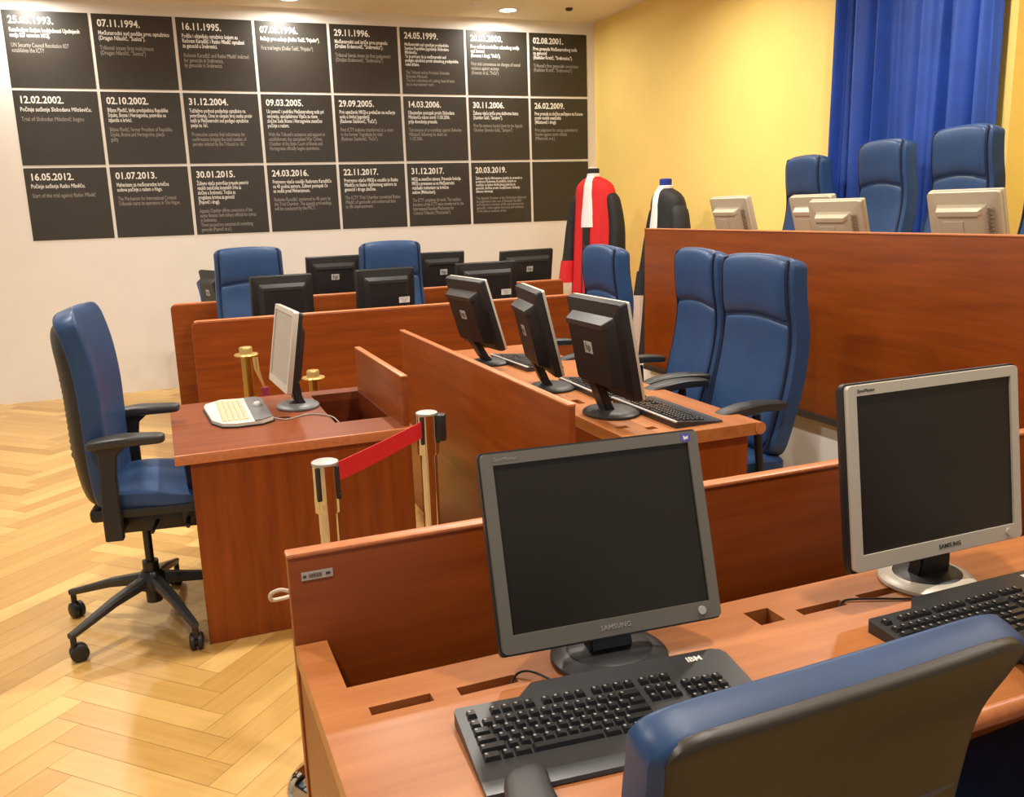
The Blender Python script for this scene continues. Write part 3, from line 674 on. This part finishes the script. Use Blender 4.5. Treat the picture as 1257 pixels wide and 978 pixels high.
for (x, y, w, zt_, rz, lab) in ((.40, 7.1, .40, 1.14, 110, 'monitor turned edge on, at the left end of the last row'), (1.30, 7.1, .43, 1.205, 180, 'black monitor with silver badge between the two rear high back chairs'),
                            (2.19, 7.1, .40, 1.195, 182, 'black monitor in last row, right of the second rear chair'), (2.95, 7.1, .53, 1.178, 190, 'black monitor in the last row, closest to the red robe')):
    monitor(lab, (x, y+.02, .735), rz, (x, y, zt_-.165), 8, w, .33, 'hp', GB)
GK = 'beige monitors on the judges bench'
for (x, y, zt_, w, rz, lab) in ((3.17, 4.43, 1.555, .33, 94, 'beige monitor standing alone on the bench before the yellow wall'), (3.34, 3.93, 1.548, .32, 92, 'beige monitor in front of the left judges chair, partly covered'),
                        (3.12, 3.50, 1.522, .31, 100, 'beige monitor with back turned, below the middle judges chair'), (3.17, 2.80, 1.545, .33, 98, 'beige monitor with vent holes in front of the tallest judges chair')):
    monitor(lab, (x+.05, y, 1.202), rz, (x, y, zt_-.135), 17, w, .275, 'beige', GK, base_r=.09)

# ------------------------------------------------------------------ keyboards
def key(bm, x, y, z, w, d, h=.0075):
    g = .0012; a = .0028
    lo = [(x-w/2+g, y-d/2+g, z), (x+w/2-g, y-d/2+g, z), (x+w/2-g, y+d/2-g, z), (x-w/2+g, y+d/2-g, z)]
    hi = [(x-w/2+g+a, y-d/2+g+a*.7, z+h), (x+w/2-g-a, y-d/2+g+a*.7, z+h), (x+w/2-g-a, y+d/2-g-a*.9, z+h), (x-w/2+g+a, y+d/2-g-a*.9, z+h)]
    md = [tuple((p*.45+q*.55) for p, q in zip(l, u)) for l, u in zip(lo, hi)]
    loft(bm, [lo, hi])
def keyboard(label, loc, rz, group=None, kind='ibm'):
    r = thing('keyboard', label, 'keyboard', loc, rz, group)
    Wk, D = .485, .17
    zf, zb = .008, .024
    u = .0188; x0 = -Wk/2+.014
    top = lambda y: zf+(zb-zf)*(y+D/2)/D
    ext = .030 if kind == 'ibm' else .0
    bm = BM()
    out = [(-Wk/2, -D/2), (Wk/2, -D/2), (Wk/2, D/2+ext-.02), (Wk/2-.006, D/2+ext-.006), (Wk/2-.02, D/2+ext)]
    out += [(-.105, D/2+ext), (-.135, D/2)] if ext else []
    out += [(-Wk/2+.004, D/2), (-Wk/2, D/2-.006)]
    prism(bm, out, [], 0, 1)
    for v in bm.verts: v.co.z = 0 if v.co.z < .5 else top(v.co.y)
    obj('body', bm, KBODY, r, 30)
    rows = [D/2-.020-(.004 if i == 0 else .010)-i*.0188 for i in range(6)]
    bm = BM()
    legends = []
    def put(xu, i, wu=1):
        key(bm, x0+(xu+wu/2)*u, rows[i], top(rows[i])-.001, wu*u, .0185)
        if wu < 3: legends.append((x0+xu*u+.0094, rows[i], top(rows[i])-.001))
    put(0, 0)
    for g, s in enumerate((2, 6.5, 11)):
        for k in range(4): put(s+k, 0)
    for k in range(13): put(k, 1)
    put(13, 1, 2); put(0, 2, 1.5)
    for k in range(12): put(1.5+k, 2)
    put(13.5, 2, 1.5); put(0, 3, 1.75)
    for k in range(11): put(1.75+k, 3)
    put(12.75, 3, 2.25); put(0, 4, 2.25)
    for k in range(10): put(2.25+k, 4)
    put(12.25, 4, 2.75); put(0, 5, 1.5); put(1.5, 5, 1); put(2.5, 5, 1.5); put(4, 5, 6); put(10, 5, 1.5); put(11.5, 5, 1); put(12.5, 5, 1); put(13.5, 5, 1.5)
    for k in range(3):
        put(15.4+k, 0); put(15.4+k, 1); put(15.4+k, 2); put(15.4+k, 5)
    put(16.4, 4)
    for i in range(1, 6):
        for k in range(4):
            if i == 5 and k == 0: put(18.8, 5, 2)
            elif not (i == 5 and k == 1): put(18.8+k, i)
    for (x, y, z) in legends:
        h = .0021; f = bm.faces.new([bm.verts.new((x-.003+a*h, y+.002+b*h, z+.0079)) for a, b in ((-1, -1), (1, -1), (1, 1), (-1, 1))]); f.material_index = 1
    obj('keys', bm, KEY, r, 20).data.materials.append(LEGEND)
    bm = BM(); loft(bm, [[(sx*Wk/2, y, z) for y, z in ((-D/2, 0), (-D/2, zf+.001), (-D/2-.004, zf+.001), (-D/2-.028, .008), (-D/2-.030, .002))] for sx in (-1, 1)]); obj('palm_rest', bm, KPALM, r, 30)
    if kind == 'ibm':
        text('brand_lettering', 'IBM', .018, LETTER, r, Matrix.Translation((.165, D/2+.003, top(D/2+.008)+.0006)) @ Matrix.Rotation(R(6), 4, 'X'), .02, 'LEFT')
    else:
        bm = BM(); b3(bm, -Wk/2, Wk/2, D/2-.012, D/2+.001, zb-.004, zb+.002, .002); obj('silver_edge', bm, SILVER, r)
    return r
k1 = keyboard('black keyboard under the grey monitor, nearest to us', (.59, 1.096, .745), -5)
k2 = dup(k1, (1.388, 1.082, .745), 0, 'black keyboard below the silver monitor')
k3 = keyboard('black keyboard at the near end of the middle desk', (1.735, 2.87, .745), 90, 'keyboards on the middle desk', 'hp')
dup(k3, (1.722, 3.38, .745), 88, 'black keyboard behind the edge-on monitor on middle desk', 'keyboards on the middle desk')
dup(k3, (1.70, 4.17, .745), 92, 'black keyboard at the far end of the middle desk', 'keyboards on the middle desk')
def loc_cable(root, pts, rad, mat, name='cable'):
    bpy.context.view_layer.update(); Mi = root.matrix_world.inverted()
    bm = BM(); tube(bm, [Mi @ p for p in spline(pts, 6)], rad, 8); obj(name, bm, mat, root)
loc_cable(k1, [(.485, 1.285, .738), (.50, 1.288, .752), (.52, 1.275, .757), (.545, 1.235, .752), (.555, 1.19, .752)], .0022, CABLEB)
loc_cable(m2, [(1.185, 1.28, .738), (1.20, 1.281, .748), (1.25, 1.262, .749), (1.31, 1.235, .748), (1.38, 1.21, .748), (1.42, 1.20, .75)], .0022, CABLEB)
# witness keyboard with trackball
wk = thing('keyboard', 'beige keyboard with grey trackball edge on the witness desk', 'keyboard', (.248, 3.765, .725), -90)
bm = BM(); prism(bm, [(-.27, -.05), (-.20, -.118), (-.15, -.127), (.14, -.110), (.225, -.075), (.25, -.02), (.245, .075), (.20, .125), (-.20, .125), (-.245, .105)], [], 0, .004); 
prism(bm, [(-.266, -.05), (-.198, -.115), (-.15, -.124), (.14, -.107), (.222, -.073), (.246, -.02), (.241, .074), (.198, .122), (-.198, .122), (-.241, .102)], [], .004, .018); obj('body', bm, KWHITE, wk, 30)
bm = BM(); prism(bm, [(-.268, -.052), (-.20, -.120), (-.15, -.129), (.14, -.112), (.227, -.077), (.252, -.02), (.247, .077), (.202, .127), (-.202, .127), (-.247, .107)], [], 0, .006); obj('base_tray', bm, BLACKP, wk, 30)
bm = BM()
for j in range(5):
    for i in range(20):
        key(bm, -.205+i*.0208, -.062+j*.021, .0175, .0205, .0205)
obj('keys', bm, KBEIGE, wk, 20)
bm = BM(); prism(bm, [(-.236, .048), (.243, .048), (.239, .074), (.196, .120), (-.196, .120), (-.236, .100)], [], .0175, .023); obj('rear_strip', bm, KGREY, wk, 30)
bm = BM(); lathe(bm, [(.020, .022), (.020, .028), (.017, .036), (.010, .041), (.001, .043)], (-.03, .085, 0), 24); obj('trackball', bm, SILVER, wk)
loc_cable(wk, [(.365, 3.60, .735), (.42, 3.56, .728), (.50, 3.60, .729), (.555, 3.58, .729), (.60, 3.50, .726), (.63, 3.44, .68)], .003, CABLE)

# ------------------------------------------------------------------ barrier posts
def post(label, loc, rz):
    r = thing('barrier_post', label, 'stanchion', loc, rz, 'chrome barrier posts')
    bm = BM(); lathe(bm, [(.165, 0), (.167, .006), (.160, .014), (.11, .026), (.05, .034), (.034, .038), (.034, .05), (.002, .05)], n=48); obj('base', bm, CHROME, r)
    bm = BM(); tube(bm, [(0, 0, .04), (0, 0, .80)], .0265, 32); obj('pole', bm, CHROME, r)
    bm = BM(); lathe(bm, [(.027, .780), (.0335, .782), (.034, .786), (.034, .908), (.002, .908)], n=36); hd = obj('belt_head', bm, CHROME, r)
    bm = BM(); lathe(bm, [(.0335, .9075), (.0345, .909), (.034, .914), (.030, .916), (.002, .916)], n=36); obj('top_cap', bm, SILVER, hd)
    bm = BM()
    for a in (0, 90, 180, 270):
        b = Rz(a); t = BM(); box(t, (.034, 0, .862), (.010, .013, .088), None, .003); box(t, (.0385, 0, .825), (.004, .008, .014), None, .001); t.transform(b); merge(bm, t)
    obj('belt_slot', bm, BLACKP, hd)
    return r
pa = post('chrome barrier post left of its twin, holding the red belt end', (.345, 2.2, 0), 47)
pb = dup(pa, (.735, 2.61, 0), 47, 'chrome barrier post beside the middle desk panel, red belt drawn out')
bpy.context.view_layer.update()
hd = [c for c in pb.children if c.name.startswith('belt_head')][0]
A = Vector((.345, 2.2, 0)); B = Vector((.735, 2.61, 0)); d = (B-A).normalized()
Mi = pb.matrix_world.inverted()
bm = BM(); nrm = Vector((-d.y, d.x, 0)); rings = []
for k in range(9):
    t = k/8; c = (A+d*.036)*(1-t)+(B-d*.036)*t; z = .871-.002*math.sin(PI*t)-.004*t
    rings.append([Mi @ (c+nrm*sx*.0012+Vector((0, 0, z+sz*.0255))) for sx, sz in ((-1, -1), (1, -1), (1, 1), (-1, 1))])
loft(bm, rings); obj('belt', bm, RED, pb, label='red retractable belt')
bm = BM(); box(bm, (0, 0, 0), (.030, .040, .085), None, .006); bm.transform(Mi @ Matrix.Translation((.775, .0+2.592, .866)) @ Rz(-22)); obj('belt_cassette', bm, BLACKP, pb)
# brass post with rope
def brass(label, loc, h, rope):
    r = thing('rope_post', label, 'stanchion', loc, 0, None)
    bm = BM(); lathe(bm, [(.15, 0), (.15, .01), (.10, .025), (.03, .035), (.002, .036)], n=40); obj('base', bm, BRASS, r)
    bm = BM(); tube(bm, [(0, 0, .03), (0, 0, h)], .028, 24); obj('pole', bm, BRASS, r)
    bm = BM(); lathe(bm, [(.028, h), (.058, h+.002), (.062, h+.006), (.058, h+.012), (.032, h+.014), (.035, h+.04), (.03, h+.048), (.002, h+.05)], n=36); obj('ring_collar', bm, GOLDP, r)
    if rope:
        bm = BM(); tube(bm, spline([(.03, -.075, h-.0), (.035, -.08, h-.06), (.06, -.08, h-.13), (.07, -.075, h-.165)]), .007, 8); tube(bm, spline([(.045, -.07, h), (.05, -.08, h-.08), (.07, -.075, h-.16)]), .006, 8); obj('rope_hook', bm, GOLDP, r)
        bm = BM(); tube(bm, spline([(.07, -.075, h-.16), (.078, -.07, h-.25), (.084, -.06, h-.36), (.09, -.05, h-.5)]), .02, 12); obj('velvet_rope', bm, MAGENTA, r, label='dark magenta velvet rope end')
    return r
brass('brass post with rope hook behind the witness desk keyboard', (.385, 4.75, 0), .82, True)
brass('low brass post hidden behind the witness monitor neck', (.72, 4.75, 0), .665, False)

# ------------------------------------------------------------------ robes on dummies
def robe(label, loc, rz, body_m, sleeve_m, cuff_m, h, neck_m, band):
    r = thing('robe_on_dummy', label, 'robe', loc, rz, None); r.scale = (.92, .95, 1)
    k = h/1.85
    def ring(z, ax, ay, amp, oy=0, ph=0, n=72):
        return [Vector((ax*(1+amp*math.sin(11*t+ph)+amp*.6*math.sin(19*t+1.7*ph))*math.cos(t), oy+ay*(1+amp*math.sin(11*t+ph)+amp*.6*math.sin(19*t+1.7*ph))*math.sin(t), z*k)) for t in [2*PI*i/n for i in range(n)]]
    bm = BM()
    loft(bm, [ring(.12, .31, .25, .06, 0, 0), ring(.5, .285, .215, .055, 0, .3), ring(.9, .262, .185, .045, 0, .6), ring(1.2, .245, .165, .03, 0, .8), ring(1.42, .232, .152, .012, 0, 1), ring(1.55, .226, .14, .0), ring(1.63, .222, .130, 0, -.005), ring(1.685, .205, .118, 0, -.01), ring(1.72, .170, .102, 0, -.016), ring(1.745, .125, .085, 0, -.022), ring(1.76, .085, .07, 0, -.028), ring(1.77, .062, .062, 0, -.03)])
    obj('robe_body', bm, body_m, r, 60)
    for s in (-1, 1):
        pts = spline([(s*.135, .0, 1.665*k), (s*.205, -.003, 1.58*k), (s*.262, -.015, 1.35*k), (s*.275, -.035, 1.14*k), (s*.282, -.05, 1.0*k)], 6); n = len(pts)
        rings = []
        for i, p in enumerate(pts):
            t = i/(n-1); g = min(1, .12+t*3.4)**.8; rx = (.056+.018*t)*g; ry = (.068+.045*t)*g
            rings.append([p+Vector((rx*math.cos(a)*(1+.05*t*math.sin(7*a)), ry*math.sin(a)*(1+.05*t*math.sin(5*a+1)), 0)) for a in [2*PI*q/28 for q in range(28)]])
        bm = BM(); loft(bm, rings); sl = obj('sleeve', bm, sleeve_m, r, 60)
        p = pts[-1]; rings = []
        for t in (0, .35, .7, 1):
            rx = .076+.014*t; ry = .122+.022*t
            rings.append([p+Vector((s*.008*t+rx*math.cos(a)*(1+.05*math.sin(7*a)), -.01*t+ry*math.sin(a)*(1+.05*math.sin(5*a+1)), .03-.20*t)) for a in [2*PI*q/28 for q in range(28)]])
        bm = BM(); loft(bm, rings); obj('cuff', bm, cuff_m, sl, 60)
    # jabot: two white pleated tabs following the chest
    bm = BM(); rows = []
    for z, w, y in ((1.775, .045, -.098), (1.74, .05, -.118), (1.69, .058, -.136), (1.60, .066, -.142), (1.45, .070, -.160), (1.33, .074, -.168)):
        rows.append([[x*w, (y-.006*math.cos(x*9)-sgn*.004)+.02*x*x, z*k] for sgn in (1, -1) for x in ([-1, -.6, -.2, .2, .6, 1] if sgn == 1 else [1, .6, .2, -.2, -.6, -1])])
    loft(bm, rows); obj('jabot', bm, JABOT, r, 50)
    bm = BM(); lathe(bm, [(.062, 1.755*k), (.066, 1.79*k), (.060, 1.795*k), (.055, 1.76*k)], (0, -.03, 0), n=32); obj('collar', bm, JABOT, r)
    bm = BM(); lathe(bm, [(.052, 1.76*k), (.052, 1.80*k), (.053, 1.845*k), (.045, 1.853*k), (.002, 1.856*k)], (0, -.03, 0), n=32); obj('dummy_neck', bm, neck_m, r)
    if band:
        bm = BM(); lathe(bm, [(.054, 1.80*k), (.0555, 1.805*k), (.0555, 1.835*k), (.054, 1.84*k)], (0, -.03, 0), n=32); obj('neck_band', bm, BLACKROBE, r)
        bm = BM(); rows = []
        for z, y in ((1.335, -.171), (1.2, -.178), (.9, -.20), (.5, -.232), (.14, -.267)):
            rows.append([[x*.040, y-.008-sg*.006+.02*x*x, z*k] for sg, x in ((1, -1), (1, 1), (-1, 1), (-1, -1))])
        loft(bm, rows); obj('front_band', bm, BLACKROBE, r, 50)
    bm = BM(); tube(bm, [(0, 0, .02), (0, 0, .4)], .018, 14); lathe(bm, [(.17, 0), (.17, .012), (.03, .028), (.02, .04)], n=36); obj('stand', bm, BLACKP, r)
    return r
robe('red judge robe with black sleeves and white jabot beside the yellow wall', (3.76, 7.35, 0), -63, REDROBE, BLACKROBE, REDROBE, 1.86, CREAM, True)
robe('black robe with white jabot and blue neck beside the judges bench', (3.97, 6.45, 0), -94, BLACKROBE, BLACKROBE, BLACKROBE, 1.72, BLUEFELT, False)

# ------------------------------------------------------------------ camera, world, view
cam = bpy.data.cameras.new('Camera'); co = bpy.data.objects.new('Camera', cam); C.objects.link(co)
yaw, pit, rol = R(21.41271541), R(12.14679788), R(-1.84977046)
f = Vector((math.sin(yaw)*math.cos(pit), math.cos(yaw)*math.cos(pit), -math.sin(pit)))
rt = Vector((math.cos(yaw), -math.sin(yaw), 0)); up = rt.cross(f)
rr = rt*math.cos(rol)+up*math.sin(rol); uu = up*math.cos(rol)-rt*math.sin(rol)
M = Matrix((rr, uu, -f)).transposed().to_4x4(); M.translation = (0, 0, 1.53)
co.matrix_world = M; cam.sensor_fit = 'HORIZONTAL'; cam.sensor_width = 36; cam.lens = 36*1086.83/1257; cam.clip_start = .05
bpy.context.scene.camera = co
w = bpy.data.worlds.new('World'); bpy.context.scene.world = w; w.use_nodes = True
bg = w.node_tree.nodes['Background']; bg.inputs[0].default_value = (1, .965, .92, 1); bg.inputs[1].default_value = .5
vs = bpy.context.scene.view_settings
vs.view_transform = 'Standard'; vs.look = 'None'; vs.gamma = 1; vs.exposure = 0; vs.use_curve_mapping = False
